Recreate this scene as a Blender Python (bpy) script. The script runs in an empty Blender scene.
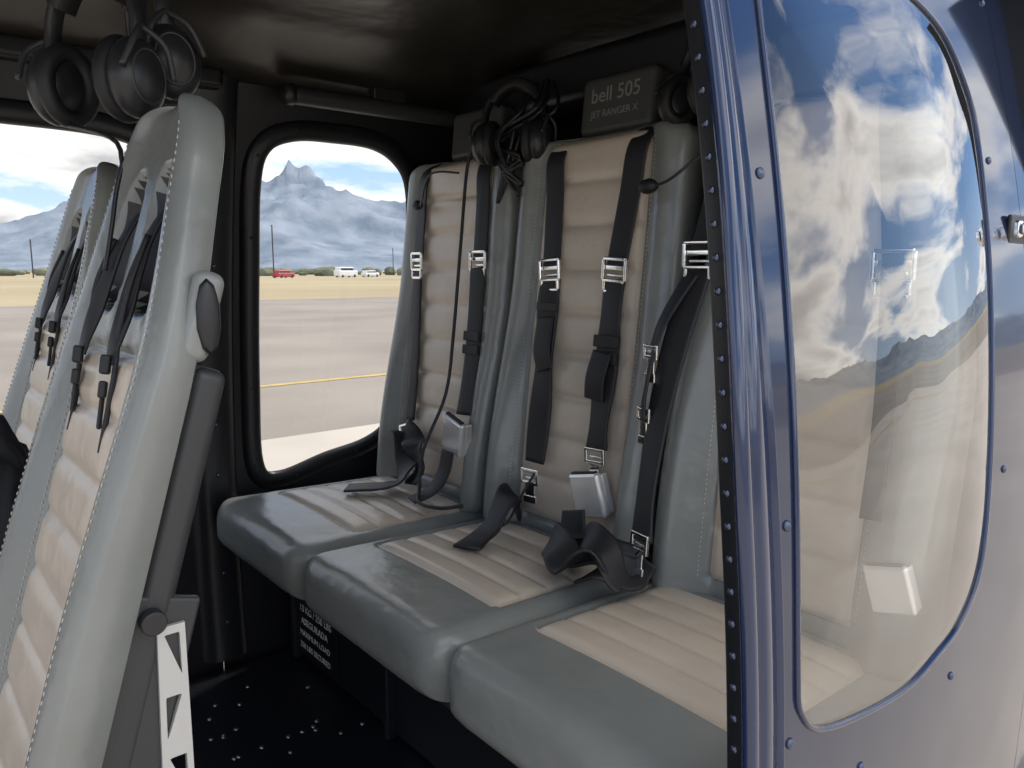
import bpy, bmesh, math, random
from mathutils import Vector, Matrix, noise
random.seed(7)
V=Vector
GZ=1.55
# ------------------------------------------------------------------ materials
def nmat(name,col,rough=.5,metal=0.,bump=None,var=0.,vscale=6.,coat=0.,col2=None,rvar=0.,spec=.5):
    m=bpy.data.materials.new(name); m.use_nodes=True
    nt=m.node_tree; b=nt.nodes['Principled BSDF']
    b.inputs['Base Color'].default_value=(*col,1); b.inputs['Roughness'].default_value=rough
    b.inputs['Metallic'].default_value=metal; b.inputs['Coat Weight'].default_value=coat
    b.inputs['Specular IOR Level'].default_value=spec
    b.inputs['Coat Roughness'].default_value=.04
    tc=nt.nodes.new('ShaderNodeTexCoord')
    if var>0 or col2:
        n=nt.nodes.new('ShaderNodeTexNoise'); n.inputs['Scale'].default_value=vscale; n.inputs['Detail'].default_value=6
        nt.links.new(tc.outputs['Object'],n.inputs['Vector'])
        mx=nt.nodes.new('ShaderNodeValToRGB')
        c2=col2 if col2 else tuple(min(1,c*(1+var)) for c in col); c1=tuple(c*(1-var) for c in col) if not col2 else col
        mx.color_ramp.elements[0].position=.35; mx.color_ramp.elements[1].position=.65
        mx.color_ramp.elements[0].color=(*c1,1); mx.color_ramp.elements[1].color=(*c2,1)
        nt.links.new(n.outputs['Fac'],mx.inputs['Fac']); nt.links.new(mx.outputs['Color'],b.inputs['Base Color'])
    if bump:
        for k,(sc,st) in enumerate(bump):
            n=nt.nodes.new('ShaderNodeTexNoise'); n.inputs['Scale'].default_value=sc; n.inputs['Detail'].default_value=3 if sc>1 else 8
            nt.links.new(tc.outputs['Object'],n.inputs['Vector'])
            bp=nt.nodes.new('ShaderNodeBump'); bp.inputs['Strength'].default_value=st; bp.inputs['Distance'].default_value=.3/sc
            nt.links.new(n.outputs['Fac'],bp.inputs['Height'])
            if k: nt.links.new(prev.outputs['Normal'],bp.inputs['Normal'])
            prev=bp
        nt.links.new(prev.outputs['Normal'],b.inputs['Normal'])
    return m
M_gray=nmat('leather_gray',(.235,.245,.228),.27,bump=[(13,.22),(380,.2)],var=.05,spec=.65)
M_tan=nmat('leather_tan',(.62,.53,.425),.31,bump=[(15,.22),(380,.2)],var=.05,spec=.6)
M_shell=nmat('seat_shell_plastic',(.036,.038,.040),.45,bump=[(300,.2)])
M_web=nmat('webbing_black',(.018,.018,.020),.55,bump=[(900,.5)])
M_chrome=nmat('polished_steel',(.92,.92,.90),.10,1.0,bump=[(200,.05)])
M_alu=nmat('buckle_aluminium',(.92,.91,.89),.20,.55,bump=[(150,.1)])
M_plate=nmat('machined_plate',(.55,.55,.53),.4,.3,bump=[(150,.1)])
M_plast=nmat('black_plastic',(.02,.02,.022),.4)
M_cup=nmat('headset_shell',(.020,.021,.023),.33)
M_foam=nmat('ear_foam',(.012,.012,.013),.55,bump=[(200,.3)])
M_int=nmat('interior_black',(.013,.014,.017),.36,bump=[(260,.2)])
M_ceil=nmat('headliner_black',(.024,.021,.017),.30,bump=[(5,.12)])
M_floor=nmat('floor_black',(.012,.013,.018),.28,bump=[(120,.15)])
M_blue=nmat('paint_navy',(.013,.024,.064),.13,.15,coat=.55,bump=[(2.0,.05)],spec=.4)
M_blueb=nmat('paint_navy_edge',(.014,.028,.078),.15,.15,coat=.8)
M_seal=nmat('rubber_seal',(.01,.01,.011),.5)
M_rivet=nmat('rivet_metal',(.10,.12,.18),.25,.8)
M_rivs=nmat('stud_steel',(.6,.6,.6),.3,1.)
M_white=nmat('label_white',(.75,.75,.75),.6)
M_thread=nmat('thread_gray',(.50,.49,.45),.6)
M_txt=nmat('embroidery_gray',(.26,.26,.255),.6)
M_head=nmat('headrest_leather',(.070,.073,.070),.42,bump=[(300,.25)])
M_cloth=nmat('jacket_cloth',(.010,.010,.012),.85,bump=[(60,.4)])
def glassmat(name,base,gain,tint):
    m=bpy.data.materials.new(name); m.use_nodes=True; nt=m.node_tree; nt.nodes.clear()
    o=nt.nodes.new('ShaderNodeOutputMaterial'); mx=nt.nodes.new('ShaderNodeMixShader')
    t=nt.nodes.new('ShaderNodeBsdfTransparent'); t.inputs[0].default_value=(*tint,1)
    g=nt.nodes.new('ShaderNodeBsdfGlossy'); g.inputs['Roughness'].default_value=.006
    g.inputs[0].default_value=(1,1,1,1)
    f=nt.nodes.new('ShaderNodeLayerWeight'); f.inputs[0].default_value=.5
    p=nt.nodes.new('ShaderNodeMath'); p.operation='POWER'; p.inputs[1].default_value=2.2
    q=nt.nodes.new('ShaderNodeMath'); q.operation='MULTIPLY_ADD'; q.inputs[1].default_value=gain; q.inputs[2].default_value=base; q.use_clamp=True
    nt.links.new(f.outputs['Facing'],p.inputs[0]); nt.links.new(p.outputs[0],q.inputs[0])
    tc=nt.nodes.new('ShaderNodeTexCoord'); n=nt.nodes.new('ShaderNodeTexNoise'); n.inputs['Scale'].default_value=3.
    bp=nt.nodes.new('ShaderNodeBump'); bp.inputs['Strength'].default_value=.08; bp.inputs['Distance'].default_value=.1
    nt.links.new(tc.outputs['Object'],n.inputs['Vector']); nt.links.new(n.outputs['Fac'],bp.inputs['Height'])
    nt.links.new(bp.outputs[0],g.inputs['Normal'])
    nt.links.new(q.outputs[0],mx.inputs[0]); nt.links.new(t.outputs[0],mx.inputs[1]); nt.links.new(g.outputs[0],mx.inputs[2])
    nt.links.new(mx.outputs[0],o.inputs[0]); return m
M_glass=glassmat('acrylic_window',.05,.72,(.96,.96,.94))
M_glass2=glassmat('acrylic_window_clear',.02,.4,(.97,.98,.98))
# ------------------------------------------------------------------ helpers
def link(o,parent=None):
    bpy.context.collection.objects.link(o)
    if parent:
        o.parent=parent; o.matrix_parent_inverse=Matrix.Translation(-parent.location)
    return o
def ent(name,loc=(0,0,0)):
    e=bpy.data.objects.new(name,None); e.empty_display_size=.05; e.location=V(loc)
    bpy.context.collection.objects.link(e); return e
def mk(name,verts,faces,mats,fm=None,parent=None,smooth=True,recalc=True):
    me=bpy.data.meshes.new(name); me.from_pydata([tuple(v) for v in verts],[],faces)
    if not isinstance(mats,(list,tuple)): mats=[mats]
    for m in mats: me.materials.append(m)
    if fm:
        for p,i in zip(me.polygons,fm): p.material_index=i
    if recalc:
        bm=bmesh.new(); bm.from_mesh(me); bmesh.ops.recalc_face_normals(bm,faces=bm.faces[:]); bm.to_mesh(me); bm.free()
    for p in me.polygons: p.use_smooth=smooth
    return link(bpy.data.objects.new(name,me),parent)
def frame(t,s):
    t=V(t).normalized(); s=V(s); s=(s-t*s.dot(t)).normalized(); n=s.cross(t).normalized()
    return Matrix((s,t,n)).transposed()
def boxes(name,c,R,parts,mat,parent=None,bev=.002,seg=3):
    bm=bmesh.new()
    for (o,d) in parts:
        mt=Matrix.Translation(V(c))@(R.to_4x4() if R else Matrix())@Matrix.Translation(V(o))@Matrix.Diagonal((*d,1))
        bmesh.ops.create_cube(bm,size=1,matrix=mt)
    me=bpy.data.meshes.new(name); bm.to_mesh(me); bm.free(); me.materials.append(mat)
    for p in me.polygons: p.use_smooth=True
    o=link(bpy.data.objects.new(name,me),parent)
    md=o.modifiers.new('b','BEVEL'); md.width=bev; md.segments=seg; md.limit_method='ANGLE'
    md2=o.modifiers.new('w','WEIGHTED_NORMAL')
    return o
def cr(pts,n=6,closed=False):
    pts=[V(p) for p in pts]; out=[]; N=len(pts)
    rng=range(N if closed else N-1)
    for i in rng:
        if closed: a,b,c,d=pts[i-1],pts[i],pts[(i+1)%N],pts[(i+2)%N]
        else: a,b,c,d=pts[max(i-1,0)],pts[i],pts[i+1],pts[min(i+2,N-1)]
        for k in range(n):
            t=k/n
            out.append(.5*((2*b)+(-a+c)*t+(2*a-5*b+4*c-d)*t*t+(-a+3*b-3*c+d)*t**3))
    if not closed: out.append(pts[-1])
    return out
def tube(name,pts,r,mat,parent=None,n=8,res=6,closed=False,smooth=True):
    P=cr(pts,res,closed) if smooth else [V(p) for p in pts]
    verts=[];faces=[];N=len(P); up=V((.13,.31,.94))
    for i,p in enumerate(P):
        t=(P[(i+1)%N]-P[i-1]) if closed else (P[min(i+1,N-1)]-P[max(i-1,0)])
        t.normalize(); a=t.cross(up)
        if a.length<.05: a=t.cross(V((1,0,0)))
        a.normalize(); b=t.cross(a)
        rr=r(i/(N-1)) if callable(r) else r
        for k in range(n):
            th=2*math.pi*k/n; verts.append(p+a*rr*math.cos(th)+b*rr*math.sin(th))
    for i in range(N if closed else N-1):
        for k in range(n):
            j=(i+1)%N; faces.append((i*n+k,i*n+(k+1)%n,j*n+(k+1)%n,j*n+k))
    if not closed:
        faces.append(tuple(range(n))); faces.append(tuple((N-1)*n+k for k in range(n)))
    return mk(name,verts,faces,mat,parent=parent)
def ribbon(name,pts,w,mat,parent=None,th=.0022,side=(0,1,0),res=7,sides=None,shift=(0,0,0)):
    P=[p+V(shift) for p in cr(pts,res)]; N=len(P); verts=[];faces=[]
    SS=cr(sides,res) if sides else None
    for i,p in enumerate(P):
        t=(P[min(i+1,N-1)]-P[max(i-1,0)]).normalized()
        s=SS[i] if SS else V(side)
        s=(s-t*s.dot(t)).normalized(); nn=s.cross(t).normalized()
        for a,b in ((-1,-1),(-.8,-1.6),(.8,-1.6),(1,-1),(1,1),(.8,1.6),(-.8,1.6),(-1,1)):
            verts.append(p+s*a*w/2+nn*b*th/2)
    for i in range(N-1):
        for k in range(8): faces.append((i*8+k,i*8+(k+1)%8,(i+1)*8+(k+1)%8,(i+1)*8+k))
    faces.append(tuple(range(8))); faces.append(tuple((N-1)*8+k for k in range(8)))
    return mk(name,verts,faces,mat,parent=parent)
def domes(name,pts,nrm,r,mat,parent=None,h=.5):
    bm=bmesh.new()
    for i,p in enumerate(pts):
        n=V(nrm[i] if isinstance(nrm,list) else nrm).normalized()
        q=n.to_track_quat('Z','Y').to_matrix().to_4x4()
        bmesh.ops.create_uvsphere(bm,u_segments=10,v_segments=6,radius=1,matrix=Matrix.Translation(V(p))@q@Matrix.Diagonal((r,r,r*h,1)))
    me=bpy.data.meshes.new(name); bm.to_mesh(me); bm.free(); me.materials.append(mat)
    for p in me.polygons: p.use_smooth=True
    return link(bpy.data.objects.new(name,me),parent)
def cyl(name,p0,p1,r,mat,parent=None,seg=24,bev=.0):
    p0,p1=V(p0),V(p1); d=p1-p0
    bm=bmesh.new(); bmesh.ops.create_cone(bm,cap_ends=True,segments=seg,radius1=r,radius2=r,depth=d.length,
        matrix=Matrix.Translation((p0+p1)/2)@d.to_track_quat('Z','Y').to_matrix().to_4x4())
    me=bpy.data.meshes.new(name); bm.to_mesh(me); bm.free(); me.materials.append(mat)
    for p in me.polygons: p.use_smooth=True
    o=link(bpy.data.objects.new(name,me),parent)
    md=o.modifiers.new('b','BEVEL'); md.width=bev or r*.15; md.segments=3; md.limit_method='ANGLE'
    o.modifiers.new('w','WEIGHTED_NORMAL'); return o
def text(name,body,size,c,R,mat,parent=None,ext=.0006,align='CENTER'):
    cu=bpy.data.curves.new(name,'FONT'); cu.body=body; cu.size=size; cu.extrude=ext; cu.align_x=align; cu.align_y='CENTER'
    cu.materials.append(mat); o=bpy.data.objects.new(name,cu); link(o,parent)
    o.matrix_basis=Matrix.Translation(V(c))@R.to_4x4(); return o
def sst(x): x=max(0,min(1,x)); return x*x*(3-2*x)
def arc(k): k=max(0,min(1,k)); return 1-math.sqrt(max(0,1-k*k))
# ------------------------------------------------------------------ upholstered pad
class Pad:
    def __init__(s_,name,parent,base,top,nrm,yc,W,T,nch=9,tanu=.62,tans=(.03,.98),bol=lambda s:.03,wprof=lambda s:1.,
                 rt=.07,rb=.05,re=.045,rbe=.03,er=.04,slot=None,mats=None,puff=.011,NS=150,NU=64,eu=.78,bu=.86,crown=0.):
        A=s_; A.base=V((base[0],yc,base[1])); A.topv=V((top[0],yc,top[1])); A.L=(A.topv-A.base).length
        A.t=(A.topv-A.base).normalized(); A.n=V((nrm[0],0,nrm[1])); A.n=(A.n-A.t*A.n.dot(A.t)).normalized()
        A.W,A.T,A.tanu,A.tans,A.bol,A.wprof=W,T,tanu,tans,bol,wprof; A.eu=eu; A.bu=bu; A.crown=crown
        A.rt,A.rb,A.re,A.rbe,A.er,A.nch,A.puff,A.slot=rt,rb,re,rbe,er,nch,puff,slot; L=A.L
        nb=9
        ss=[ (re/L)*(1-math.cos(i/nb*math.pi/2)) for i in range(nb)]
        ss+=[re/L+(1-2*re/L)*i/NS for i in range(NS)]
        ss+=[1-(re/L)*(1-math.sin(i/nb*math.pi/2)) for i in range(nb+1)]
        us=[math.sin(math.pi/2*(-1+2*j/NU)) for j in range(NU+1)]
        bs=[.985,.93,.8,.4,0,-.4,-.8,-.93,-.985]
        verts=[];faces=[];fm=[]; R=len(us)+len(bs)
        for s in ss:
            w=A.hw(s)
            for u in us: verts.append(A.pt(u*w,s,A.fr(u,s)))
            for u in bs: verts.append(A.pt(u*w,s,A.fb(u,s)))
        for i in range(len(ss)-1):
            for j in range(R):
                faces.append((i*R+j,i*R+(j+1)%R,(i+1)*R+(j+1)%R,(i+1)*R+j))
                k=0
                if j<len(us)-1:
                    um=(us[j]+us[j+1])/2; sm=(ss[i]+ss[i+1])/2
                    if abs(um)<tanu and tans[0]<sm<tans[1]: k=1
                    if slot and A.sl(um,sm)>.35: k=2
                fm.append(k)
        for i in (0,len(ss)-1):
            c=V((0,0,0))
            for j in range(R): c+=verts[i*R+j]
            verts.append(c/R); ci=len(verts)-1
            for j in range(R): faces.append((i*R+j,i*R+(j+1)%R,ci)); fm.append(0)
        A.ob=mk(name,verts,faces,mats or [M_gray,M_tan,M_plast],fm,parent)
    def hw(A,s):
        w=A.W*A.wprof(s); d=s*A.L
        if d>A.L-A.rt: w-=A.rt*arc((d-(A.L-A.rt))/A.rt)*.93
        if d<A.rb: w-=A.rb*arc((A.rb-d)/A.rb)*.93
        return w
    def sl(A,u,s):
        u0,u1,s0,s1=A.slot
        if s<s0-.03 or s>s1+.03: return 0
        x=(abs(u)-(u0+u1)/2)/((u1-u0)/2); y=(s-(s0+s1)/2)/((s1-s0)/2)
        r=(abs(x)**2.6+abs(y)**4)
        return sst((1.35-r)/.7)
    def ends(A,s):
        d=s*A.L; f=0
        if A.L-d<A.re: f+=A.re*arc(1-(A.L-d)/A.re)
        if d<A.rbe: f+=A.rbe*arc(1-d/A.rbe)
        return f
    def fr(A,u,s,ch=True):
        au=abs(u); f=A.bol(s)*sst((au-A.tanu*.9)/(A.bu-A.tanu*.9))+A.crown*(1-au**2)
        if ch:
            if au<A.tanu and A.tans[0]<s<A.tans[1]:
                q=(s-A.tans[0])/(A.tans[1]-A.tans[0])*A.nch; c=q-math.floor(q)
                f+=A.puff*(1-abs(2*c-1)**4.5)*(1-(au/A.tanu)**14)
            f-=.006*math.exp(-((au-A.tanu)/.022)**2)*(1 if A.tans[0]<s<A.tans[1] else 0)
            for e in A.tans:
                if au<A.tanu: f-=.005*math.exp(-((s-e)*A.L/.005)**2)
            if A.slot: f-=.020*A.sl(u,s)
        if au>A.eu: f-=A.er*arc((au-A.eu)/(1-A.eu))
        f-=A.ends(s)
        return f
    def fb(A,u,s):
        f=-A.T+min(A.ends(s),A.T*.35)
        if abs(u)>.78: f+=.012*arc((abs(u)-.78)/.22)
        return f
    def pt(A,y,s,f): return A.base+A.t*(s*A.L)+A.n*f+V((0,y,0))
    def P(A,y,s,off):
        sc=min(max(s,0),1)
        return A.pt(y,s,A.fr(max(-1,min(1,y/max(A.hw(sc),.01))),sc,False)+off+A.puff)
def stitches(name,pad,u,s0,s1,parent,mat,off=.0006,step=.0085):
    n=int((s1-s0)*pad.L/step); bm=bmesh.new()
    for i in range(n):
        s=s0+(s1-s0)*i/n; s2=s+.55*(s1-s0)/n
        w=pad.hw(s); a=pad.pt(u*w,s,pad.fr(u,s)+off); b=pad.pt(u*pad.hw(s2),s2,pad.fr(u,s2)+off)
        d=b-a
        bmesh.ops.create_uvsphere(bm,u_segments=6,v_segments=4,radius=1,matrix=Matrix.Translation((a+b)/2)@d.to_track_quat('Z','Y').to_matrix().to_4x4()@Matrix.Diagonal((.0008,.0008,d.length/2,1)))
    me=bpy.data.meshes.new(name); bm.to_mesh(me); bm.free(); me.materials.append(mat)
    return link(bpy.data.objects.new(name,me),parent)
R_face=Matrix(((0,0,-1),(-1,0,0),(0,1,0)))
# ------------------------------------------------------------------ hardware
def adjuster(name,c,t,side,parent,w=.058,h=.042):
    R=frame(t,side); b=.007
    return boxes(name,c,R,[((0,h/2,0),(w,b,b)),((0,-h/2,0),(w,b,b)),((w/2,0,0),(b,h,b)),((-w/2,0,0),(b,h,b)),
      ((0,.004,.004),(w*.86,.010,.006)),((0,-h*.25,.006),(w*.7,.006,.010)),((w*.42,-h*.75,.0),(b,h*.5,b)),((-w*.42,-h*.75,.0),(b,h*.5,b)),((0,-h*1.0,.0),(w*.84,b,b))],M_chrome,parent,.0022)
def tongue(name,c,t,side,parent,w=.05,h=.05):
    R=frame(t,side)
    return boxes(name,c,R,[((0,h/2,0),(w,.007,.006)),((w/2-.003,.012,0),(.007,h*.6,.006)),((-w/2+.003,.012,0),(.007,h*.6,.006)),
      ((0,.0,0),(w,.008,.006)),((0,-.016,0),(w*.55,.028,.004)),((0,-.036,0),(w*.75,.016,.006)),((0,.010,.005),(w*.6,.005,.008))],M_chrome,parent,.0018)
def buckle(name,c,t,side,parent,k=1.):
    R=frame(t,side)
    boxes(name,c,R,[((0,0,0),(.066*k,.074*k,.016*k))],M_alu,parent,.006*k,4)
    boxes(name+'_lever',c,R,[((0,-.010*k,.011*k),(.060*k,.046*k,.006*k)),((0,.018*k,.014*k),(.062*k,.010*k,.010*k)),((.029*k,.0,.013*k),(.005*k,.066*k,.014*k)),((-.029*k,.0,.013*k),(.005*k,.066*k,.014*k))],M_alu,parent,.002*k)
    boxes(name+'_slot',c,R,[((0,.038*k,0),(.052*k,.004*k,.008*k)),((0,-.034*k,.008*k),(.050*k,.003*k,.010*k)),((0,.0270*k,.010*k),(.046*k,.006*k,.003*k)),((0,.006*k,.0142*k),(.044*k,.003*k,.001*k))],M_plast,parent,.0006)
# ------------------------------------------------------------------ rear passenger seats
def passenger_seat(yc,words=True,yb=None,W=.234,nar=.02,tu=.64):
    e=ent('passenger_seat',(1.0,yc,-.6)); yb=yb or yc
    bk=Pad('backrest',e,(1.085,-.585),(1.178,.280),(-1,.1),yb,W,.09,nch=9,tanu=tu,tans=(.06,.99),
        bol=lambda s:.022+.038*sst(1-(s-.12)/.55),wprof=lambda s:1.0-nar*sst((s-.45)/.55)-.03*sst(1-s/.5),rt=.05,rb=.04,re=.032,rbe=.03,er=.036,puff=.0085,bu=.88)
    cu=Pad('cushion',e,(1.10,-.566),(.597,-.546),(0,1),yc,.238,.114,nch=5,tanu=.80,tans=(.08,.69),
        bol=lambda s:.002,rt=.06,rb=.03,re=.040,rbe=.025,er=.028,puff=.007,NS=110,eu=.84,bu=.9,crown=.008)
    n=bk.n; R=Matrix((V((0,-1,0)),n.cross(V((0,-1,0))),n)).transposed()
    hc=V((1.262,yc+(.02 if yc<.7 else 0),.340))
    boxes('headrest',hc,R,[((0,0,0),(.205,.125,.075))],M_head,e,.018,6)
    boxes('headrest_seam',hc,R,[((0,.0,-.012),(.2070,.1270,.003))],M_plast,e,.0012,2)
    cyl('headrest_post_a',hc+V((.01,.06,-.13)),hc+V((0,.06,-.03)),.007,M_chrome,e)
    cyl('headrest_post_b',hc+V((.01,-.06,-.13)),hc+V((0,-.06,-.03)),.007,M_chrome,e)
    if words:
        text('headrest_embroidery','bell 505',.043,hc+n*.0385+R@V((.0,.018,0)),R,M_txt,e)
        text('headrest_embroidery_small','JET RANGER X',.020,hc+n*.0385+R@V((.0,-.020,0)),R,M_txt,e)
    boxes('back_shell',(1.225,yb,-.2),frame(bk.t,(0,1,0)),[((0,0,0),(.36,.76,.02))],M_shell,e,.01)
    boxes('seat_pan',(.90,yc,-.680),None,[((0,0,0),(.50,.44,.02)),((.05,0,-.03),(.36,.38,.05))],M_shell,e,.006)
    stitches('stitching_a',bk,tu+.06,.06,.97,e,M_thread,0.); stitches('stitching_b',bk,-tu-.06,.06,.97,e,M_thread,0.)
    return bk,cu,e
YN,YM,YF=.650,1.130,1.610
bkF,cuF,_=passenger_seat(YF,False,None,.231,.04); bkM,cuM,_=passenger_seat(YM); bkN,cuN,_=passenger_seat(YN,False,.637,.233,.30,.56)
bb=ent('seat_base_structure',(1.05,1.15,-.85))
boxes('front_panel',(1.08,1.155,-.870),None,[((0,0,0),(.54,1.46,.29))],M_int,bb,.01)
for k,y in enumerate((.45,.88,1.37,1.84)):
    boxes('support_leg_%d'%(k+1),(.80,y,-.868),None,[((0,0,0),(.025,.02,.30)),((.08,0,.1),(.18,.015,.03))],M_int,bb,.004)
pl=ent('warning_placard',(.80,1.74,-.90))
boxes('plate',(.8065,1.745,-.91),None,[((0,0,0),(.002,.24,.19))],M_int,pl,.0005,1)
for k,(ln,sz) in enumerate([('CARGA MAXIMA',.026),('113 KG / 250 LBS',.026),('ASEGURADA',.026),('MAXIMUM LOAD',.022),('250 LBS SECURED',.022)]):
    text('placard_line_%d'%(k+1),ln,sz,(.8045,1.745,-.840-.034*k),R_face,M_white,pl,.0003)
# ------------------------------------------------------------------ harnesses (rear)
def strap_on(pad,pts): return [pad.P(y,s,o) for (y,s,o) in pts]
Y=(0,1,0)
h=ent('seat_harness',(1.1,YM,-.2))
A=strap_on(bkM,[(.105,1.03,-.085),(.105,1.0,-.01),(.105,.95,.004),(.10,.85,.004),(.095,.74,.004),(.090,.68,.006)])
ribbon('shoulder_strap_a',A,.052,M_web,h)
A2=strap_on(bkM,[(.090,.655,.006),(.087,.58,.010),(.084,.45,.010),(.077,.32,.016),(.076,.20,.020)])
ribbon('shoulder_strap_a_lower',A2,.056,M_web,h,th=.004,sides=[V((0,1,0)),V((-.15,1,0)),V((.12,1,0)),V((-.2,1,.05)),V((0,1,0))])
adjuster('adjuster_a',A[-1]+V((-.006,0,-.004)),(0,.05,1),Y,h)
tongue('tongue_a',bkM.P(.074,.15,.030),(0,.05,1),Y,h,.054,.055)
boxes('keeper_a',bkM.P(.088,.585,.012),frame(bkM.t,Y),[((0,0,0),(.060,.018,.008))],M_web,h,.002)
ribbon('strap_tail_a',strap_on(bkM,[(.086,.56,.014),(.078,.48,.026),(.066,.43,.022)]),.05,M_web,h)
B=strap_on(bkM,[(-.125,1.03,-.085),(-.125,1.0,-.01),(-.122,.95,.004),(-.112,.85,.004),(-.100,.74,.004),(-.096,.68,.006)])
ribbon('shoulder_strap_b',B,.052,M_web,h)
B2=strap_on(bkM,[(-.096,.655,.008),(-.096,.58,.010),(-.098,.45,.012),(-.100,.33,.020),(-.102,.27,.022)])
ribbon('shoulder_strap_b_lower',B2,.056,M_web,h,th=.004,sides=[V((0,1,0)),V((.15,1,0)),V((-.1,1,0)),V((.2,1,0)),V((0,1,0))])
adjuster('adjuster_b',B[-1]+V((-.006,0,-.004)),(0,-.06,1),Y,h)
boxes('keeper_b',bkM.P(-.097,.50,.016),frame(bkM.t,(0,1,.1)),[((0,.012,0),(.064,.024,.010)),((0,-.02,0),(.060,.024,.010))],M_web,h,.002)
ribbon('strap_tail_b',strap_on(bkM,[(-.094,.49,.022),(-.088,.43,.030),(-.084,.38,.024)]),.05,M_web,h)
tongue('tongue_b',bkM.P(-.104,.240,.026),(0,.05,1),Y,h,.052,.05)
buckle('buckle',bkM.P(-.112,.168,.042),(-.12,.22,1),(0,1,-.35),h,1.2)
ribbon('lap_belt_a',[(1.075,1.27,-.53),(1.045,1.235,-.50),(1.01,1.205,-.465),(.975,1.19,-.475),(.935,1.18,-.515),(.89,1.17,-.529),(.85,1.15,-.531)],.058,M_web,h,th=.004,sides=[V((.3,.8,.3)),V((.3,.8,.3)),V((.3,.9,.3)),V((.3,1,.2)),V((.3,1,.1)),V((.35,1,0)),V((.3,1,0))])
sh=(-.012,-.022,0)
ribbon('lap_belt_b',[(1.03,1.05,-.46),(1.015,1.035,-.505),(.98,1.0,-.520),(.955,.95,-.505),(.95,.90,-.48),(.965,.865,-.485),(1.0,.85,-.51)],.06,M_web,h,th=.004,sides=[V((0,1,-.2)),V((0,1,0)),V((.7,.6,0)),V((.9,.2,.4)),V((.9,.1,.6)),V((1,0,.4)),V((1,0,0))],shift=sh)
ribbon('lap_belt_c',[(.985,1.05,-.515),(.945,1.02,-.490),(.915,.97,-.485),(.895,.925,-.498),(.91,.885,-.47),(.945,.862,-.498),(1.0,.88,-.515)],.065,M_web,h,th=.004,sides=[V((.8,.6,.5)),V((.9,.4,.6)),V((.9,.2,.6)),V((.9,-.1,.3)),V((.9,.1,-.4)),V((1,.3,0)),V((1,0,0))],shift=sh)
ribbon('lap_belt_d',[(1.0,.985,-.50),(.965,.95,-.470),(.94,.91,-.458),(.93,.87,-.468),(.925,.845,-.50),(.93,.83,-.515)],.055,M_web,h,th=.004,sides=[V((.6,.6,.6)),V((.8,.3,.6)),V((.8,.1,.6)),V((.9,0,.4)),V((1,.1,.1)),V((1,.2,0))],shift=sh)
tube('release_cord',[bkM.P(.06,.18,.03),bkM.P(.075,.12,.05),(.985,1.19,-.52),(.96,1.21,-.53)],.003,M_web,h)
h=ent('seat_harness',(1.1,YF,-.2))
A=strap_on(bkF,[(.125,1.02,-.085),(.125,1.0,-.01),(.13,.95,.004),(.128,.85,.008),(.122,.70,.01)])
ribbon('shoulder_strap_a',A,.042,M_web,h)
ribbon('shoulder_strap_a_lower',strap_on(bkF,[(.122,.68,.01),(.112,.5,.008),(.103,.35,.010),(.100,.22,.014)]),.034,M_web,h,th=.004)
adjuster('adjuster_a',A[-1]+V((-.006,0,0)),(0,0,1),Y,h,.045)
tongue('tongue_a',bkF.P(.105,.175,.022),(0,.3,1),Y,h,.05,.05)
ribbon('lap_belt_a',[(1.055,1.705,-.42),(1.045,1.665,-.45),(1.02,1.625,-.485),(.985,1.605,-.515),(.945,1.615,-.526),(.90,1.645,-.528),(.87,1.67,-.530)],.070,M_web,h,th=.004,sides=[V((.1,.8,.6)),V((.1,.8,.6)),V((.3,.8,.4)),V((.7,.6,.1)),V((.8,.6,0)),V((.8,.5,0)),V((.8,.5,0))])
ribbon('lap_belt_c',[(1.05,1.68,-.40),(1.045,1.65,-.42),(1.03,1.60,-.45),(1.02,1.575,-.49),(.99,1.57,-.52)],.06,M_web,h,th=.004,sides=[V((.1,1,.3)),V((.1,1,.4)),V((.2,.9,.4)),V((.3,1,0)),V((.3,1,0))])
A=strap_on(bkF,[(-.12,1.02,-.085),(-.12,1.0,-.01),(-.125,.95,.004),(-.133,.85,.006),(-.140,.70,.008)])
ribbon('shoulder_strap_b',A,.050,M_web,h)
ribbon('shoulder_strap_b_lower',strap_on(bkF,[(-.140,.68,.012),(-.150,.55,.012),(-.160,.40,.012),(-.168,.28,.014)]),.052,M_web,h,th=.005)
adjuster('adjuster_b',A[-1]+V((-.006,0,0)),(0,0,1),Y,h)
boxes('keeper_b',bkF.P(-.155,.48,.018),frame(bkF.t,Y),[((0,.012,0),(.058,.022,.010)),((0,-.02,0),(.058,.022,.010))],M_web,h,.002)
buckle('buckle',bkF.P(-.168,.225,.034),(-.15,-.3,1),(0,1,.3),h,1.2)
ribbon('lap_belt_b',[(1.02,1.45,-.42),(1.01,1.455,-.47),(.98,1.46,-.51),(.93,1.47,-.527)],.045,M_web,h,th=.004)
tube('intercom_cable',[(1.13,1.45,.30),bkF.P(-.10,.97,.035),bkF.P(-.095,.75,.035),bkF.P(-.10,.5,.04),bkF.P(-.115,.33,.06),(.985,1.50,-.42),(.955,1.475,-.505),(.925,1.43,-.522),(.935,1.36,-.520),(.975,1.33,-.515)],.0042,M_web,h)
tube('boom_wire',[bkF.P(-.10,.93,.06),bkF.P(-.02,.93,.085),bkF.P(.05,.87,.06),bkF.P(.10,.86,.03)],.0026,M_plast,h)
domes('boom_microphone',[bkF.P(.115,.865,.03)],(0,1,0),.013,M_foam,h,1.4)
h=ent('seat_harness',(1.1,YN,-.2))
A=strap_on(bkN,[(.11,1.03,-.085),(.11,1.0,-.01),(.125,.95,.010),(.150,.85,.016),(.172,.70,.022)])
ribbon('shoulder_strap_a',A,.05,M_web,h)
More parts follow.
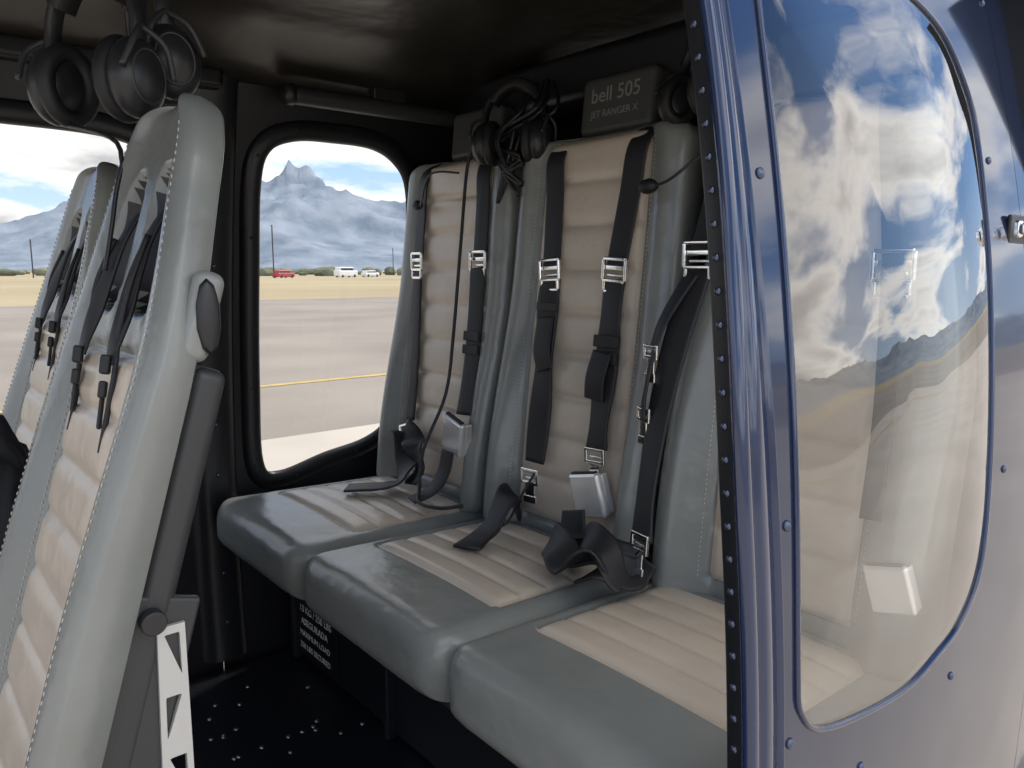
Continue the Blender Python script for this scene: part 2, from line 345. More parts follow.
adjuster('adjuster_a',A[-1]+V((-.010,0,0)),(0,0,1),Y,h)
ribbon('shoulder_strap_a_lower',[A[-1]+V((-.004,0,-.02)),(1.055,.822,-.12),(1.03,.836,-.25),(1.0,.834,-.38),(.985,.828,-.46)],.054,M_web,h,th=.004,sides=[V((0,1,0)),V((0,1,0)),V((.2,1,0)),V((.3,.8,0)),V((.2,1,0))])
ribbon('shoulder_strap_a_tail',[A[-1]+V((-.01,.01,-.03)),(1.055,.858,-.1),(1.035,.868,-.2),(1.03,.872,-.26)],.034,M_web,h,th=.004,sides=[V((.2,1,0)),V((.5,.9,0)),V((.7,.6,0)),V((.6,.8,0))])
tongue('tongue_a',(1.042,.866,-.15),(0,0,1),(.3,1,0),h,.042,.035); tongue('tongue_c',(1.030,.868,-.26),(0,0,1),(.3,1,0),h,.038,.035)
tongue('tongue_b',(.978,.828,-.475),(.1,0,1),(.2,1,0),h,.045,.055)
ribbon('lap_belt_a',[(.985,.828,-.49),(.975,.835,-.515),(.94,.83,-.515),(.90,.85,-.495),(.90,.89,-.52)],.05,M_web,h,th=.004,sides=[V((0,1,0)),V((0,1,0)),V((.6,.8,.3)),V((1,.4,.2)),V((1,.1,0))],shift=(0,-.01,0))
A=strap_on(bkN,[(-.10,1.03,-.085),(-.10,1.0,-.01),(-.105,.95,.006),(-.125,.8,.008),(-.14,.68,.010)])
ribbon('shoulder_strap_b',A,.03,M_web,h)
adjuster('adjuster_b',A[-1],(0,0,1),Y,h)
ribbon('shoulder_strap_b_lower',strap_on(bkN,[(-.14,.67,.012),(-.155,.45,.014),(-.165,.27,.022)]),.03,M_web,h)
buckle('buckle',(1.035,.432,-.43),(-.1,.25,1),(0,1,-.25),h,.92)
tube('boom_wire',[(1.14,.80,.215),(1.10,.83,.185),(1.085,.87,.155),(1.09,.91,.148)],.0026,M_plast,h)
domes('boom_microphone',[(1.09,.922,.148)],(0,1,0),.014,M_foam,h,1.5)
# ------------------------------------------------------------------ front (crew) seats
def lightened_plate(name,q,par):
    def X(t,side): return (-.014-.012*t) if side<0 else (.012+.0*t)
    verts=[];faces=[]; nS=7
    for k in range(nS):
        t0,t1=k/nS,(k+1)/nS
        c4=[V((X(t0,-1),0,-.345-.455*t0)),V((X(t0,1),0,-.345-.455*t0)),V((X(t1,1),0,-.345-.455*t1)),V((X(t1,-1),0,-.345-.455*t1))]
        out=[c4[e].lerp(c4[(e+1)%4],j/8) for e in range(4) for j in range(8)]
        cc=sum(c4,V((0,0,0)))/4
        # rounded triangular lightening hole, alternately flipped
        m=.0045; g=.006
        a,b,c_,d=[cc+V(((p.x-cc.x)*(1-m/.013),0,(p.z-cc.z)*(1-g/.0325))) for p in c4]
        tri=[a,b,c_] if k%2==0 else [a,b,d]
        ctr=sum(tri,V((0,0,0)))/3
        tri=[ctr+(p-ctr)*.92 for p in tri]
        b0=len(verts); N=len(out)
        def hit(dirv):
            best=None
            for e in range(3):
                p,r=tri[e],tri[(e+1)%3]; ex,ez=(r.x-p.x),(r.z-p.z)
                den=dirv.x*ez-dirv.z*ex
                if abs(den)<1e-12: continue
                tt=((p.x-ctr.x)*ez-(p.z-ctr.z)*ex)/den
                uu=((p.x-ctr.x)*dirv.z-(p.z-ctr.z)*dirv.x)/den
                if tt>0 and -1e-6<=uu<=1+1e-6 and (best is None or tt<best): best=tt
            return best or .3
        for p in out: verts.append(q+p)
        for p in out:
            dv=p-ctr; verts.append(q+ctr+dv*hit(dv)*.93)
        for i in range(N): faces.append((b0+i,b0+(i+1)%N,b0+N+(i+1)%N,b0+N+i))
    o=mk(name,verts,faces,M_plate,parent=par,smooth=False)
    bm=bmesh.new(); bm.from_mesh(o.data); bmesh.ops.remove_doubles(bm,verts=bm.verts[:],dist=.0001); bm.to_mesh(o.data); bm.free()
    md=o.modifiers.new('s','SOLIDIFY'); md.thickness=.007; md.offset=0
    return o
def crew_seat(yc,dx):
    e=ent('crew_seat',(dx+.0,yc,-.7))
    bk=Pad('backrest',e,(dx+.048,-.64),(dx+.292,.195),(-1,.28),yc,.20,.036,nch=8,tanu=.56,tans=(.03,.66),
        bol=lambda s:.013+.016*sst(1-(s-.3)/.5),wprof=lambda s:1-.42*sst((s-.62)/.40),rt=.085,rb=.04,re=.026,rbe=.03,er=.016,slot=(.16,.58,.715,.90),puff=.008,NS=190,NU=80)
    stitches('stitching_a',bk,.86,.05,.95,e,M_thread); stitches('stitching_b',bk,-.86,.05,.95,e,M_thread)
    stitches('stitching_c',bk,-.61,.05,.66,e,M_thread); stitches('stitching_d',bk,.61,.05,.66,e,M_thread)
    Pad('cushion',e,(dx+.06,-.66),(dx-.42,-.62),(0,1),yc,.21,.10,nch=6,tanu=.75,tans=(.08,.74),bol=lambda s:.008,rt=.06,rb=.03,re=.035,rbe=.02,er=.03,puff=.008,NS=90,mats=[M_gray,M_tan,M_plast])
    fr=frame(bk.t,(0,1,0)); c=bk.pt(0,.38,-.050)
    boxes('back_shell',c,fr,[((0,-.05,0),(.37,.60,.034))],M_shell,e,.012,4)
    hz=.722
    hc=bk.pt(-.182,hz,-.026)
    boxes('recliner_housing',hc,fr,[((0,0,0),(.024,.090,.030))],M_gray,e,.0115,5)
    ob=domes('recliner_grip',[V((0,0,0))],(0,-1,0),.012,M_plast,e,.5); ob.scale=(1,1,3.1); ob.location=hc+V((.004,-.0125,0))
    for sgn in (-1,1):
        yy=yc+sgn*.185
        lightened_plate('side_link_plate',V((dx+.203,yy,0)),e)
        cyl('pivot_bolt',(dx+.185,yy-.014,-.335),(dx+.185,yy+.008,-.335),.012,M_plast,e)
    boxes('side_frame',(dx+.150,yc,-.50),fr,[((-.178,-.02,.0),(.012,.42,.065)),((.178,-.02,.0),(.012,.42,.065))],M_shell,e,.004)
    boxes('pedestal',(dx-.12,yc,-.885),None,[((0,0,0),(.36,.30,.26)),((0,.12,-.12),(.5,.03,.03)),((0,-.12,-.12),(.5,.03,.03))],M_int,e,.01)
    return bk,e
bkA,eA=crew_seat(.95,0.)
bkB,eB=crew_seat(1.60,.06)
def crew_harness(bk):
    h=ent('crew_harness',(bk.base.x+.1,bk.base.y,0))
    for k,y0 in enumerate((-.055,.055)):
        g=1 if y0>0 else -1
        p=[bk.P(y0*.9,.86,-.030),bk.P(y0,.845,-.016),bk.P(y0,.81,-.006),bk.P(y0*1.05,.76,.000),bk.P(y0*1.15,.71,.003),bk.P(y0*1.2,.67,.006),bk.P(y0*1.2,.645,.006)]
        ribbon('shoulder_strap_%d'%(k+1),p,.022,M_web,h,th=.003,sides=[V((0,1,0)),V((0,1,0)),V((-.1,1,0)),V((-.3,.8,0)),V((-.4,.7,0)),V((-.2,.8,0)),V((0,1,0))])
        tube('strap_cord_%d'%(k+1),[p[2]+V((-.006,.012*g,0)),p[3]+V((-.010,.018*g,-.01)),p[4]+V((-.008,.006*g,-.02)),p[5]+V((-.006,.016*g,-.03)),p[6]+V((-.008,.010*g,-.05)),p[6]+V((-.018,.012*g,-.09))],.003,M_web,h)
        boxes('strap_end_%d'%(k+1),p[6]+V((-.004,0,0)),frame((.2,.1,1),(.3,1,0)),[((0,0,0),(.026,.020,.010)),((0,-.026,0),(.020,.018,.008)),((.008,-.050,0),(.009,.036,.005))],M_web,h,.003)
    return h
crew_harness(bkA); crew_harness(bkB)
# ------------------------------------------------------------------ headsets
def headset(c,rz,tilt=0.,k=1.,cable=None,mic=True):
    e=ent('aviation_headset',c); R=Matrix.Rotation(rz,3,'Z')@Matrix.Rotation(tilt,3,'X')
    def W(p): return V(c)+R@(V(p)*k)
    band=[W((.080*math.cos(a),0,.078*math.sin(a)*1.15)) for a in [math.radians(x) for x in range(-10,191,20)]]
    ribbon('headband',band,.022*k,M_cup,e,th=.007,side=R@V((0,1,0)))
    band2=[W((.071*math.cos(a),0,.071*math.sin(a)*1.15)) for a in [math.radians(x) for x in range(30,151,20)]]
    ribbon('headband_pad',band2,.034*k,M_foam,e,th=.014,side=R@V((0,1,0)))
    for s in (-1,1):
        i=1 if s>0 else 2
        me=bmesh.new()
        q=Matrix.Translation(W((s*.074,0,-.062)))@R.to_4x4()@Matrix.Rotation(math.pi/2,4,'Y')
        bmesh.ops.create_uvsphere(me,u_segments=32,v_segments=18,radius=1,matrix=q@Matrix.Diagonal((.052*k,.041*k,.030*k,1)))
        mm=bpy.data.meshes.new('ear_cup'); me.to_mesh(mm); me.free(); mm.materials.append(M_cup)
        for p in mm.polygons: p.use_smooth=True
        link(bpy.data.objects.new('ear_cup_%d'%i,mm),e)
        ring=[W((s*.052,.034*math.cos(a),-.062+.044*math.sin(a))) for a in [2*math.pi*j/14 for j in range(14)]]
        tube('ear_pad_%d'%i,ring,.012*k,M_foam,e,n=10,res=3,closed=True)
        ring=[W((s*.096,.026*math.cos(a),-.062+.034*math.sin(a))) for a in [2*math.pi*j/14 for j in range(14)]]
        tube('cup_trim_%d'%i,ring,.0022*k,M_shell,e,n=6,res=3,closed=True)
        for sy in (-1,1):
            tube('yoke_%d'%(i*2+(sy>0)),[W((s*.082,0,.004)),W((s*.100,.024*sy,-.018)),W((s*.096,.041*sy,-.058))],.0042*k,M_shell,e)
    if mic:
        tube('mic_boom',[W((.10,.03,-.075)),W((.10,-.02,-.115)),W((.085,-.06,-.13))],.003*k,M_plast,e)
        domes('microphone',[W((.082,-.068,-.132))],R@V((0,1,0)),.011,M_foam,e,1.5)
    if cable: tube('cable',[W((.075,0,-.11))]+[V(p) for p in cable],.0028,M_plast,e)
    return e
headset((.250,1.10,.287),2.05,.05,.92,cable=[(.250,1.03,.15),(.238,1.01,.08),(.220,1.00,.0)],mic=False)
headset((.332,1.16,.325),1.55,-.10,.92,mic=False)
headset((1.160,1.375,.340),2.0,.2,.92,mic=False)
headset((1.18,.88,.36),1.2,.3,.85,mic=False)
bd=ent('hanging_cables',(1.16,1.37,.3))
for i in range(9):
    a=random.uniform(-.04,.05); b=random.uniform(-.05,.05)
    tube('cable_%d'%i,[(1.23+a*.3,1.37+b,.42),(1.17+a,1.33+b*1.3,.34),(1.15+a*.5,1.40-b,.29),(1.145,1.37+b,.25-.012*i),(1.14,1.39,.22)],.0045,M_plast,bd)
hk=ent('ceiling_hook',(.28,1.12,.46))
tube('hook_a',[(.250,1.10,.50),(.250,1.10,.44),(.242,1.09,.359),(.262,1.11,.362)],.005,M_plast,hk)
tube('hook_b',[(.332,1.16,.50),(.332,1.16,.45),(.325,1.152,.397),(.343,1.17,.401)],.005,M_plast,hk)
boxes('hook_plate',(.29,1.13,.490),None,[((0,0,0),(.16,.10,.012))],M_plast,hk,.003)
# ------------------------------------------------------------------ jacket
def blob(name,c,d,mat,seed,amp=.25,par=None):
    bm=bmesh.new(); bmesh.ops.create_icosphere(bm,subdivisions=5,radius=1)
    for v in bm.verts:
        p=v.co.copy(); n=noise.fractal(p*1.6+V((seed,0,0)),1.,2.,4)*amp+abs(noise.noise(p*V((2.5,2.5,.9))*1.5+V((seed,3,0))))*amp*.8
        q=p*(1+n); v.co=V((q.x*d[0]+c[0],q.y*d[1]+c[1],q.z*d[2]+c[2]))
    me=bpy.data.meshes.new(name); bm.to_mesh(me); bm.free(); me.materials.append(mat)
    for p in me.polygons: p.use_smooth=True
    return link(bpy.data.objects.new(name,me),par)
jk=ent('black_jacket',(.10,1.29,-.5))
blob('body',(.125,1.285,-.42),(.085,.075,.18),M_cloth,1.,par=jk); blob('sleeve',(.160,1.26,-.50),(.045,.05,.17),M_cloth,4.,par=jk)
blob('hem',(.07,1.28,-.62),(.12,.09,.10),M_cloth,8.,par=jk)
text('chest_print','RAD',.034,(.135,1.197,-.50),Matrix.Rotation(-.5,3,'Z')@Matrix(((1,0,0),(0,0,-1),(0,1,0))),M_white,jk,.0005)
# ------------------------------------------------------------------ fuselage
def Yn(x,z): return .35+.127*(max(z,-1.0)+.65)**2+(.07*(x-1.25)**2 if x>1.25 else 0)
def Yf(x,z): return 1.96-.127*(max(z,-1.0)+.65)**2-(.07*(x-1.25)**2 if x>1.25 else 0)
def near(x,z): return V((x,Yn(x,z),z))
def nearin(x,z): return V((x,Yn(x,z)+.010,z))
def far(x,z): return V((x,Yf(x,z),z))
def outl(ctrl,n=8): return [(p.x,p.y) for p in cr([V((a,b,0)) for a,b in ctrl],n,True)]
def patch(name,surf,rect,ol,mat,parent=None,R=14):
    x0,x1,z0,z1=rect; cx=sum(p[0] for p in ol)/len(ol); cz=sum(p[1] for p in ol)/len(ol)
    out=[]
    for (x,z) in ol:
        dx,dz=x-cx,z-cz; k=1e9
        if dx>1e-6:k=min(k,(x1-cx)/dx)
        if dx<-1e-6:k=min(k,(x0-cx)/dx)
        if dz>1e-6:k=min(k,(z1-cz)/dz)
        if dz<-1e-6:k=min(k,(z0-cz)/dz)
        out.append([cx+dx*k,cz+dz*k])
    for c in ((x0,z0),(x0,z1),(x1,z0),(x1,z1)):
        i=min(range(len(out)),key=lambda i:(out[i][0]-c[0])**2+(out[i][1]-c[1])**2); out[i]=list(c)
    verts=[];faces=[];N=len(ol)
    for r in range(R+1):
        t=(r/R)**1.4
        for a,b in zip(ol,out): verts.append(surf(a[0]*(1-t)+b[0]*t,a[1]*(1-t)+b[1]*t))
    for r in range(R):
        for i in range(N): faces.append((r*N+i,r*N+(i+1)%N,(r+1)*N+(i+1)%N,(r+1)*N+i))
    return mk(name,verts,faces,mat,parent=parent)
def pane(name,surf,ol,mat,parent=None,bulge=0.,R=12):
    cx=sum(p[0] for p in ol)/len(ol); cz=sum(p[1] for p in ol)/len(ol); N=len(ol)
    verts=[];faces=[]
    for r in range(1,R+1):
        t=r/R
        for a in ol:
            p=surf(cx+(a[0]-cx)*t,cz+(a[1]-cz)*t); p.y-=bulge*(1-t**2.5); verts.append(p)
    p=surf(cx,cz); p.y-=bulge; verts.append(p); ci=len(verts)-1
    for i in range(N): faces.append((i,(i+1)%N,ci))
    for r in range(R-1):
        for i in range(N): faces.append((r*N+i,r*N+(i+1)%N,(r+1)*N+(i+1)%N,(r+1)*N+i))
    return mk(name,verts,faces,mat,parent=parent)
def grid(name,f,u0,u1,v0,v1,nu,nv,mat,parent=None):
    verts=[f(u0+(u1-u0)*i/nu,v0+(v1-v0)*j/nv) for i in range(nu+1) for j in range(nv+1)]
    faces=[(i*(nv+1)+j,(i+1)*(nv+1)+j,(i+1)*(nv+1)+j+1,i*(nv+1)+j+1) for i in range(nu) for j in range(nv)]
    return mk(name,verts,faces,mat,parent=parent)
nw=[(.692,.26),(.683,.07),(.674,-.123),(.663,-.37),(.672,-.435),(.73,-.470),(.896,-.492),(1.00,-.478),(1.07,-.457),(1.125,-.41),(1.155,-.33),(1.182,-.178),(1.21,.028),(1.22,.195),(1.195,.27),(1.14,.325),(1.025,.355),(.88,.362),(.76,.350),(.705,.315)]
nol=outl(nw,6)
wn=ent('wall_near',(1.2,.38,-.4))
patch('skin',near,(.640,1.36,-1.36,.62),nol,M_blue,wn)
patch('inner_lining',nearin,(.640,1.36,-1.36,.62),nol,M_int,wn)
grid('aft_skin',near,1.362,3.4,-1.36,.62,24,24,M_blue,wn)
sm=[near(*p) for p in nol]; si=[nearin(*p) for p in nol]; N=len(nol)
mk('window_reveal',sm+si,[(i,(i+1)%N,N+(i+1)%N,N+i) for i in range(N)],M_seal,parent=wn)
def jx(x,z): return x+.024*sst((z+.25)/.5)*max(0,min(1,(.64-x)/.05))
def strip(name,prof,mat,z0=-1.36,z1=.62,n=60):
    verts=[];faces=[];K=len(prof)
    for i in range(n+1):
        z=z0+(z1-z0)*i/n
        for (x,dy) in prof: verts.append(V((jx(x,z),Yn(.6,z)+dy,z)))
    for i in range(n):
        for k in range(K-1): faces.append((i*K+k,i*K+k+1,(i+1)*K+k+1,(i+1)*K+k))
    return mk(name,verts,faces,mat,parent=wn)
strip('door_jamb_flange',[(.66,.037),(.60,.034),(.593,.032),(.590,.029),(.588,.010)],M_int)
strip('door_jamb_edge',[(.588,.012),(.584,.010),(.5825,.006),(.584,.001),(.588,-.002),(.594,-.002),(.600,.001),(.603,.004),(.606,.004),(.608,.001),(.612,-.0005),(.628,0),(.630,.004),(.633,.005),(.636,.004),(.6375,-.001),(.6405,-.0005)],M_blueb)
zz=[-1.3+.0305*i for i in range(62)]
domes('jamb_rivets',[(jx(.5885,z),Yn(.6,z)+.021,z) for z in zz],(-1,0,0),.0040,M_rivet,wn,.6)
rv=[(.655,.09),(.652,-.24),(.650,-.455),(1.252,.155),(1.222,-.28),(1.045,-.525),(.80,-.545),(1.14,.395),(.656,.33),(1.342,.4),(1.342,-.5),(1.342,-.8)]
domes('skin_rivets',[near(*p)+V((0,-.0005,0)) for p in rv],(0,-1,.1),.0058,M_rivet,wn,.55)
w1=ent('window_1',(.93,.37,-.07))
pane('pane',near,nol,M_glass,w1,bulge=.022)
tube('seal',[near(*p)+V((0,-.001,0)) for p in nol],.0034,M_blueb,w1,n=8,closed=True,smooth=False)
la=ent('door_latch',(1.335,.4,.07))
q=near(1.345,.060)
boxes('handle',q+V((0,-.018,0)),None,[((0,0,0),(.085,.014,.018)),((-.034,.012,0),(.014,.022,.026)),((.034,.012,0),(.014,.022,.026))],M_chrome,la,.006)
boxes('escutcheon',q+V((0,-.002,0)),None,[((0,0,0),(.10,.006,.042))],M_plast,la,.0025)
fa=ent('wall_far',(.4,1.93,-.3))
fw=[(.77,-.30),(.768,.0),(.766,.2),(.785,.280),(.85,.312),(.95,.318),(1.06,.314),(1.13,.285),(1.174,.228),(1.192,.1),(1.192,-.1),(1.18,-.3),(1.15,-.43),(1.08,-.48),(.95,-.505),(.82,-.535),(.775,-.50)]
ff=[(.53,-.3),(.53,.08),(.515,.22),(.45,.275),(.2,.285),(-.3,.28),(-.65,.2),(-.82,-.1),(-.8,-.4),(-.5,-.52),(.1,-.54),(.48,-.52)]
fol=outl(fw,6); fol2=outl(ff,8)
patch('aft_panel',far,(.64,1.5,-1.30,.46),fol,M_int,fa)
patch('forward_panel',far,(-1.05,.64,-1.30,.46),fol2,M_int,fa)
def ringtrim(name,ol,k,surf,dy,mat,parent):
    cx=sum(p[0] for p in ol)/len(ol); cz=sum(p[1] for p in ol)/len(ol)
    N=len(ol); verts=[]
    def off(i,d):
        a=V(ol[i-1]); b=V(ol[(i+1)%N]); t=(b-a).normalized(); n=V((t.y,-t.x))
        if n.dot(V((ol[i][0]-cx,ol[i][1]-cz)))<0: n=-n
        return (ol[i][0]+n.x*d,ol[i][1]+n.y*d)
    prof=[(0,0),(.002,-dy),(.010,-dy-.004),(k*.9,-dy-.004),(k,-dy*.5),(k+.003,0)]
    for (d,yy) in prof:
        for i in range(N):
            x,z=off(i,d); p=surf(x,z); p.y+=yy; verts.append(p)
    faces=[(r*N+i,r*N+(i+1)%N,(r+1)*N+(i+1)%N,(r+1)*N+i) for r in range(len(prof)-1) for i in range(N)]
    mk(name,verts,faces,mat,parent=parent)
    return [surf(*off(i,k*.55))+V((0,-dy-.005,0)) for i in range(0,N,8)]
w2=ent('window_2',(.97,1.9,-.1))
pts=ringtrim('frame',fol,.045,far,.014,M_int,w2); domes('frame_screws',pts,(0,-1,0),.0042,M_int,w2,.5)
pane('pane',far,fol,M_glass2,w2)
w3=ent('window_3',(-.1,1.9,-.1))
pts=ringtrim('frame',fol2,.045,far,.014,M_int,w3); pane('pane',far,fol2,M_glass2,w3)
pil=ent('trim_1',(.64,1.93,-.2))
mk('pillar_cover',[V((x,Yf(.6,z)-d,z)) for z in [-1.0+.06*i for i in range(25)] for (x,d) in ((.585,.0),(.60,.03),(.625,.038),(.665,.038),(.69,.03),(.705,.0))],
   [(i*6+k,i*6+k+1,i*6+k+7,i*6+k+6) for i in range(24) for k in range(5)],M_int,parent=pil)
domes('pillar_screws',[(.645,Yf(.6,z)-.040,z) for z in [-.9+.13*i for i in range(10)]],(0,-1,0),.005,M_rivet,pil,.5)
def ceilf(x,y):
    d=min(y-.50,1.81-y); return V((x,y,.425+.075*sst(d/.28)))
grid('ceiling',ceilf,-1.1,1.5,.50,1.81,20,36,M_ceil)
tr=ent('trim_2',(.9,1.72,.4))
tube('roof_rail',[(.79,1.735,.398),(1.0,1.735,.398),(1.45,1.735,.398)],.021,M_shell,tr,n=14)
tube('rail_cap',[(.78,1.735,.398),(.80,1.735,.398)],.024,M_plast,tr,n=14,smooth=False)
boxes('rail_bracket',(1.05,1.735,.43),None,[((0,0,0),(.09,.03,.03)),((.3,0,0),(.05,.03,.03))],M_plast,tr,.004)
boxes('roof_beam',(-.1,1.775,.415),None,[((0,0,0),(1.5,.05,.045))],M_int,tr,.012)
boxes('cross_beam',(1.33,1.15,.43),None,[((0,0,0),(.12,1.3,.12))],M_int,tr,.03,5)
def rooff(x,a):
    y=.44+(1.87-.44)*a; return V((x,y,.56+.22*math.sin(math.pi*a)))
grid('roof_shell',rooff,-1.1,3.4,0,1,10,24,M_blue)
boxes('floor',(.2,1.155,-1.045),None,[((0,0,0),(2.6,1.50,.05))],M_floor,None,.01)
boxes('wall_back',(1.46,1.155,-.3),None,[((0,0,0),(.04,1.46,1.55))],M_int,None,.005)
boxes('belly_panel',(1.0,1.155,-1.22),None,[((0,0,0),(4.4,1.40,.28))],M_blue,None,.08,5)
fp=[(.42+.42*random.random(),1.30+.55*random.random(),-1.0195) for i in range(18)]+[(.45+.06*i,1.52,-1.0195) for i in range(5)]+[(.52,1.25+.09*i,-1.0195) for i in range(6)]
domes('floor_rivets',fp,(0,0,1),.0055,M_rivs,None,.4)
cn=ent('skid_landing_gear',(1,1.15,-1.45))
for k,y in enumerate((.2,2.1)):
    tube('skid_tube_%d'%(k+1),[(-1.2,y,-1.38),(-1.0,y,-1.49),(-.5,y,-1.51),(2.2,y,-1.51),(2.6,y,-1.5)],.035,M_int,cn,n=12)
for k,x in enumerate((-.3,1.6)):
    tube('cross_tube_%d'%(k+1),[(x,.2,-1.50),(x,.45,-1.42),(x,.8,-1.385),(x,1.5,-1.385),(x,1.85,-1.42),(x,2.1,-1.50)],.025,M_int,cn,n=12)
# ------------------------------------------------------------------ exterior
def flat(name,x0,x1,y0,y1,z,mat):
    return mk(name,[(x0,y0,z),(x1,y0,z),(x1,y1,z),(x0,y1,z)],[(0,1,2,3)],mat,smooth=False)
M_conc=nmat('concrete',(.48,.43,.36),.85,var=.08,vscale=.6)
M_tar=nmat('tarmac',(.265,.232,.192),.9,var=.16,vscale=.25,bump=[(30,.3)])
M_grass=nmat('dry_grass',(.33,.265,.15),.95,col2=(.41,.335,.20),vscale=.03)
M_yel=nmat('yellow_paint',(.50,.36,.12),.8,var=.15,vscale=3.)
M_tree=nmat('bush_green',(.15,.165,.11),.95,var=.4,vscale=.1)
M_red=nmat('vehicle_red',(.45,.06,.07),.4); M_vw=nmat('vehicle_white',(.8,.8,.8),.4); M_dk=nmat('vehicle_glass',(.05,.06,.07),.2)
mt=nmat('mountain_rock_hazed',(.175,.215,.265),1.,col2=(.285,.325,.375),vscale=.012,spec=0.,bump=[(.012,.45)])  # aerial haze is mixed into the blue-grey rock colours
n=72
mk('ground_field',[(0,0,-1.62)]+[(3500*math.cos(2*math.pi*i/n),3500*math.sin(2*math.pi*i/n),-1.62) for i in range(n)],[(0,1+i,1+(i+1)%n) for i in range(n)],M_grass,smooth=False)
flat('taxiway_tarmac',-250,250,-60,40,-1.56,M_tar)
flat('apron_concrete',-30,40,-12,6.8,-1.55,M_conc)
flat('yellow_taxi_line',-120,200,10.0,10.16,-1.554,M_yel)
flat('yellow_taxi_line',-120,200,-9.2,-9.0,-1.544,M_yel)
def ridge(az):
    pts=[(-180,.03),(-90,.045),(-30,.035),(0,.048),(6.8,.066),(12,.095),(16,.104),(20,.112),(24.4,.130),(28,.106),(31,.086),(36,.068),(50,.05),(90,.035),(130,.05),(180,.03)]
    for (a,b),(c,d) in zip(pts,pts[1:]):
        if a<=az<=c: t=(az-a)/(c-a); return b+(d-b)*t
    return .03
def rug(x,y):
    s=0;a=1;f=1;w=1
    for o in range(6):
        n_=1-abs(noise.noise(V((x*f+7.3*o,y*f-3.1*o,1.7*o)))*1.6); n_=max(n_,0)**2
        s+=a*n_*w; w=min(1,n_*1.5); a*=.48; f*=2.05
    return s
verts=[];faces=[]; NA=1600; NR=50
for i in range(NA):
    az=-180+360*i/NA; a=math.radians(az)
    for j in range(NR+1):
        t=j/NR; r=1700+1500*t
        env=sst(t/.68) if t<.68 else 1-.6*(t-.68)/.32
        g=rug(r*math.sin(a)/400,r*math.cos(a)/400)
        hgt=ridge(az)*2650*env*(.66+.26*g)
        verts.append((r*math.sin(a),r*math.cos(a),hgt-6))
for i in range(NA):
    for j in range(NR):
        k=(i+1)%NA; faces.append((i*(NR+1)+j,k*(NR+1)+j,k*(NR+1)+j+1,i*(NR+1)+j+1))
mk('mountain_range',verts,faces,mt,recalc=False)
bm=bmesh.new()
for i in range(330):
    az=math.radians(random.uniform(-20,75)); r=random.uniform(230,420); s=random.uniform(.7,1.9)
    bmesh.ops.create_icosphere(bm,subdivisions=2,radius=1,matrix=Matrix.Translation((r*math.sin(az),r*math.cos(az),-1.6+s*.6))@Matrix.Diagonal((s*random.uniform(1,2.6),s*1.2,s*random.uniform(.7,1.2),1)))
for v in bm.verts: v.co+=noise.noise_vector(v.co*.8)*.5
me=bpy.data.meshes.new('treeline'); bm.to_mesh(me); bm.free(); me.materials.append(M_tree); link(bpy.data.objects.new('treeline',me))
def vehicle(name,c,rot,mat,L=5.5,H=2.3):
    e=ent(name,c); R=Matrix.Rotation(rot,3,'Z')
    boxes('body',V(c)+V((0,0,H*.35)),R,[((0,0,0),(L,2,H*.5)),((-L*.08,0,H*.35),(L*.72,1.8,H*.4))],mat,e,.2)
    boxes('glazing',V(c)+V((0,0,H*.35)),R,[((-L*.08,0,H*.36),(L*.66,1.84,H*.22))],M_dk,e,.05)
    for sx in (-.32,.32):
        for sy in (-.9,.9):
            a=V(c)+R@V((sx*L,sy-.1,.35)); b=V(c)+R@V((sx*L,sy+.1,.35)); cyl('wheel',a,b,.38,M_plast,e)
vehicle('parked_van',(87,164,-1.6),.3,M_vw,6.,2.6)
vehicle('parked_van',(105,158,-1.6),.2,M_vw,5.,2.2)
vehicle('parked_car',(98,172,-1.6),.2,M_vw,4.4,1.7)
vehicle('parked_truck',(70,160,-1.6),.4,M_red,5.,1.8)
for (x,y,hh) in ((67,158,11),(140,230,9),(28,190,8)):
    cyl('light_pole',(x,y,-1.6),(x,y,-1.6+hh),.13,M_shell)
# ------------------------------------------------------------------ world + sun
w=bpy.data.worlds.new('sky'); bpy.context.scene.world=w; w.use_nodes=True; nt=w.node_tree; nt.nodes.clear()
def nd(t): return nt.nodes.new(t)
L_=nt.links.new
tc=nd('ShaderNodeTexCoord'); sp=nd('ShaderNodeSeparateXYZ'); L_(tc.outputs['Generated'],sp.inputs[0])
mxz=nd('ShaderNodeMath'); mxz.operation='MAXIMUM'; L_(sp.outputs['Z'],mxz.inputs[0]); mxz.inputs[1].default_value=0
ad=nd('ShaderNodeMath'); ad.operation='ADD'; L_(mxz.outputs[0],ad.inputs[0]); ad.inputs[1].default_value=.22
dx=nd('ShaderNodeMath'); dx.operation='DIVIDE'; L_(sp.outputs['X'],dx.inputs[0]); L_(ad.outputs[0],dx.inputs[1])
dy=nd('ShaderNodeMath'); dy.operation='DIVIDE'; L_(sp.outputs['Y'],dy.inputs[0]); L_(ad.outputs[0],dy.inputs[1])
cb=nd('ShaderNodeCombineXYZ'); L_(dx.outputs[0],cb.inputs[0]); L_(dy.outputs[0],cb.inputs[1]); cb.inputs[2].default_value=3.7
ns=nd('ShaderNodeTexNoise'); ns.inputs['Scale'].default_value=1.25; ns.inputs['Detail'].default_value=9; ns.inputs['Roughness'].default_value=.55; ns.inputs['Distortion'].default_value=.25
L_(cb.outputs[0],ns.inputs['Vector'])
rp=nd('ShaderNodeValToRGB'); rp.color_ramp.elements[0].position=.43; rp.color_ramp.elements[1].position=.53; L_(ns.outputs['Fac'],rp.inputs['Fac'])
sky=nd('ShaderNodeValToRGB'); L_(sp.outputs['Z'],sky.inputs['Fac'])
sky.color_ramp.elements[0].position=0; sky.color_ramp.elements[0].color=(.52,.63,.76,1)
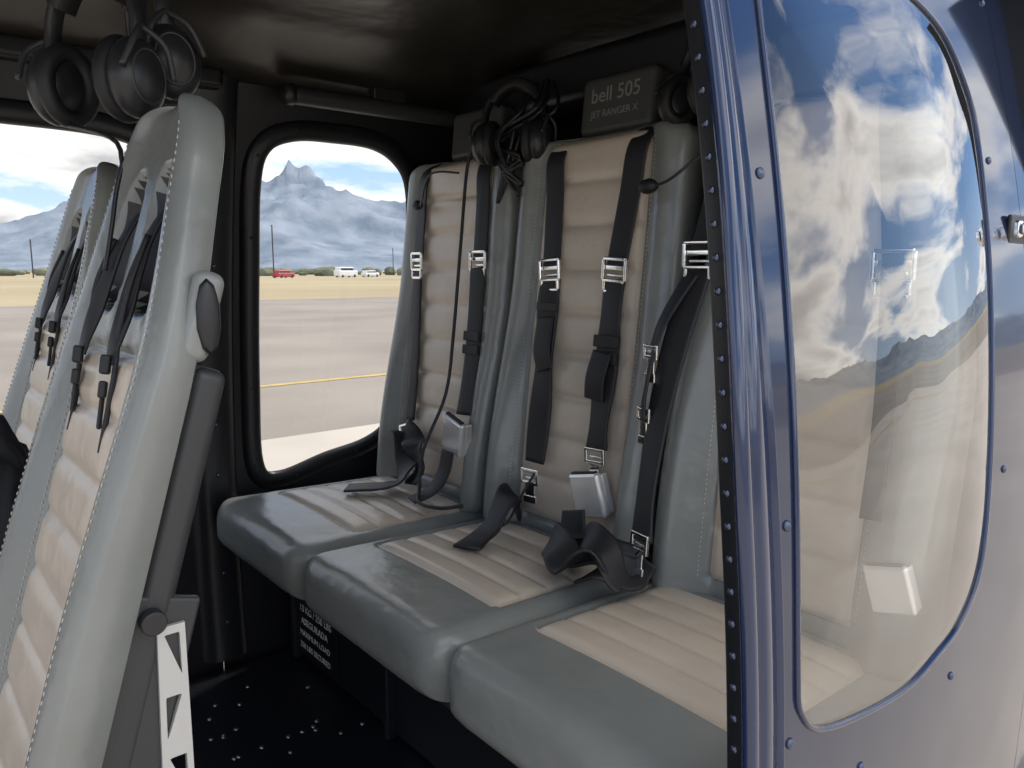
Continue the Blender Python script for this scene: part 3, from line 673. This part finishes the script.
sky.color_ramp.elements[1].position=.7; sky.color_ramp.elements[1].color=(.07,.17,.46,1)
e_=sky.color_ramp.elements.new(.18); e_.color=(.23,.39,.67,1)
cl=nd('ShaderNodeValToRGB'); cl.color_ramp.elements[0].position=.50; cl.color_ramp.elements[0].color=(1.0,.97,.93,1); cl.color_ramp.elements[1].position=.66; cl.color_ramp.elements[1].color=(.40,.40,.42,1)
L_(ns.outputs['Fac'],cl.inputs['Fac'])
gy=nd('ShaderNodeMapRange'); gy.inputs['From Min'].default_value=.2; gy.inputs['From Max'].default_value=-.8; gy.inputs['To Min'].default_value=.85; gy.inputs['To Max'].default_value=1.8
L_(sp.outputs['Y'],gy.inputs['Value'])
cm=nd('ShaderNodeVectorMath'); cm.operation='SCALE'; L_(cl.outputs['Color'],cm.inputs[0]); L_(gy.outputs[0],cm.inputs['Scale'])
mx=nd('ShaderNodeMixRGB'); L_(rp.outputs['Color'],mx.inputs['Fac']); L_(sky.outputs['Color'],mx.inputs[1]); L_(cm.outputs[0],mx.inputs[2])
bg=nd('ShaderNodeBackground'); bg.inputs['Strength'].default_value=1.2; L_(mx.outputs[0],bg.inputs['Color'])
wo=nd('ShaderNodeOutputWorld'); L_(bg.outputs[0],wo.inputs[0])
sd=bpy.data.lights.new('sun','SUN'); sd.energy=2.5; sd.angle=.03; sd.color=(1,.93,.84)
so=bpy.data.objects.new('sun',sd); link(so); so.rotation_euler=V((.62,.10,.80)).to_track_quat('Z','Y').to_euler(); so.location=(3,0,6)
# ------------------------------------------------------------------ camera
cd=bpy.data.cameras.new('camera'); cd.sensor_width=36; cd.lens=27.07; cd.clip_start=.02; cd.clip_end=20000
co=bpy.data.objects.new('camera',cd); link(co); co.rotation_euler=(math.radians(81.6),0,math.radians(-40)); co.location=(0,0,0)
bpy.context.scene.camera=co
sc=bpy.context.scene
sc.view_settings.view_transform='Standard'; sc.view_settings.exposure=.5
bpy.context.view_layer.update()
for o in list(bpy.data.objects):
    if o.parent is None: o.location.z+=GZ
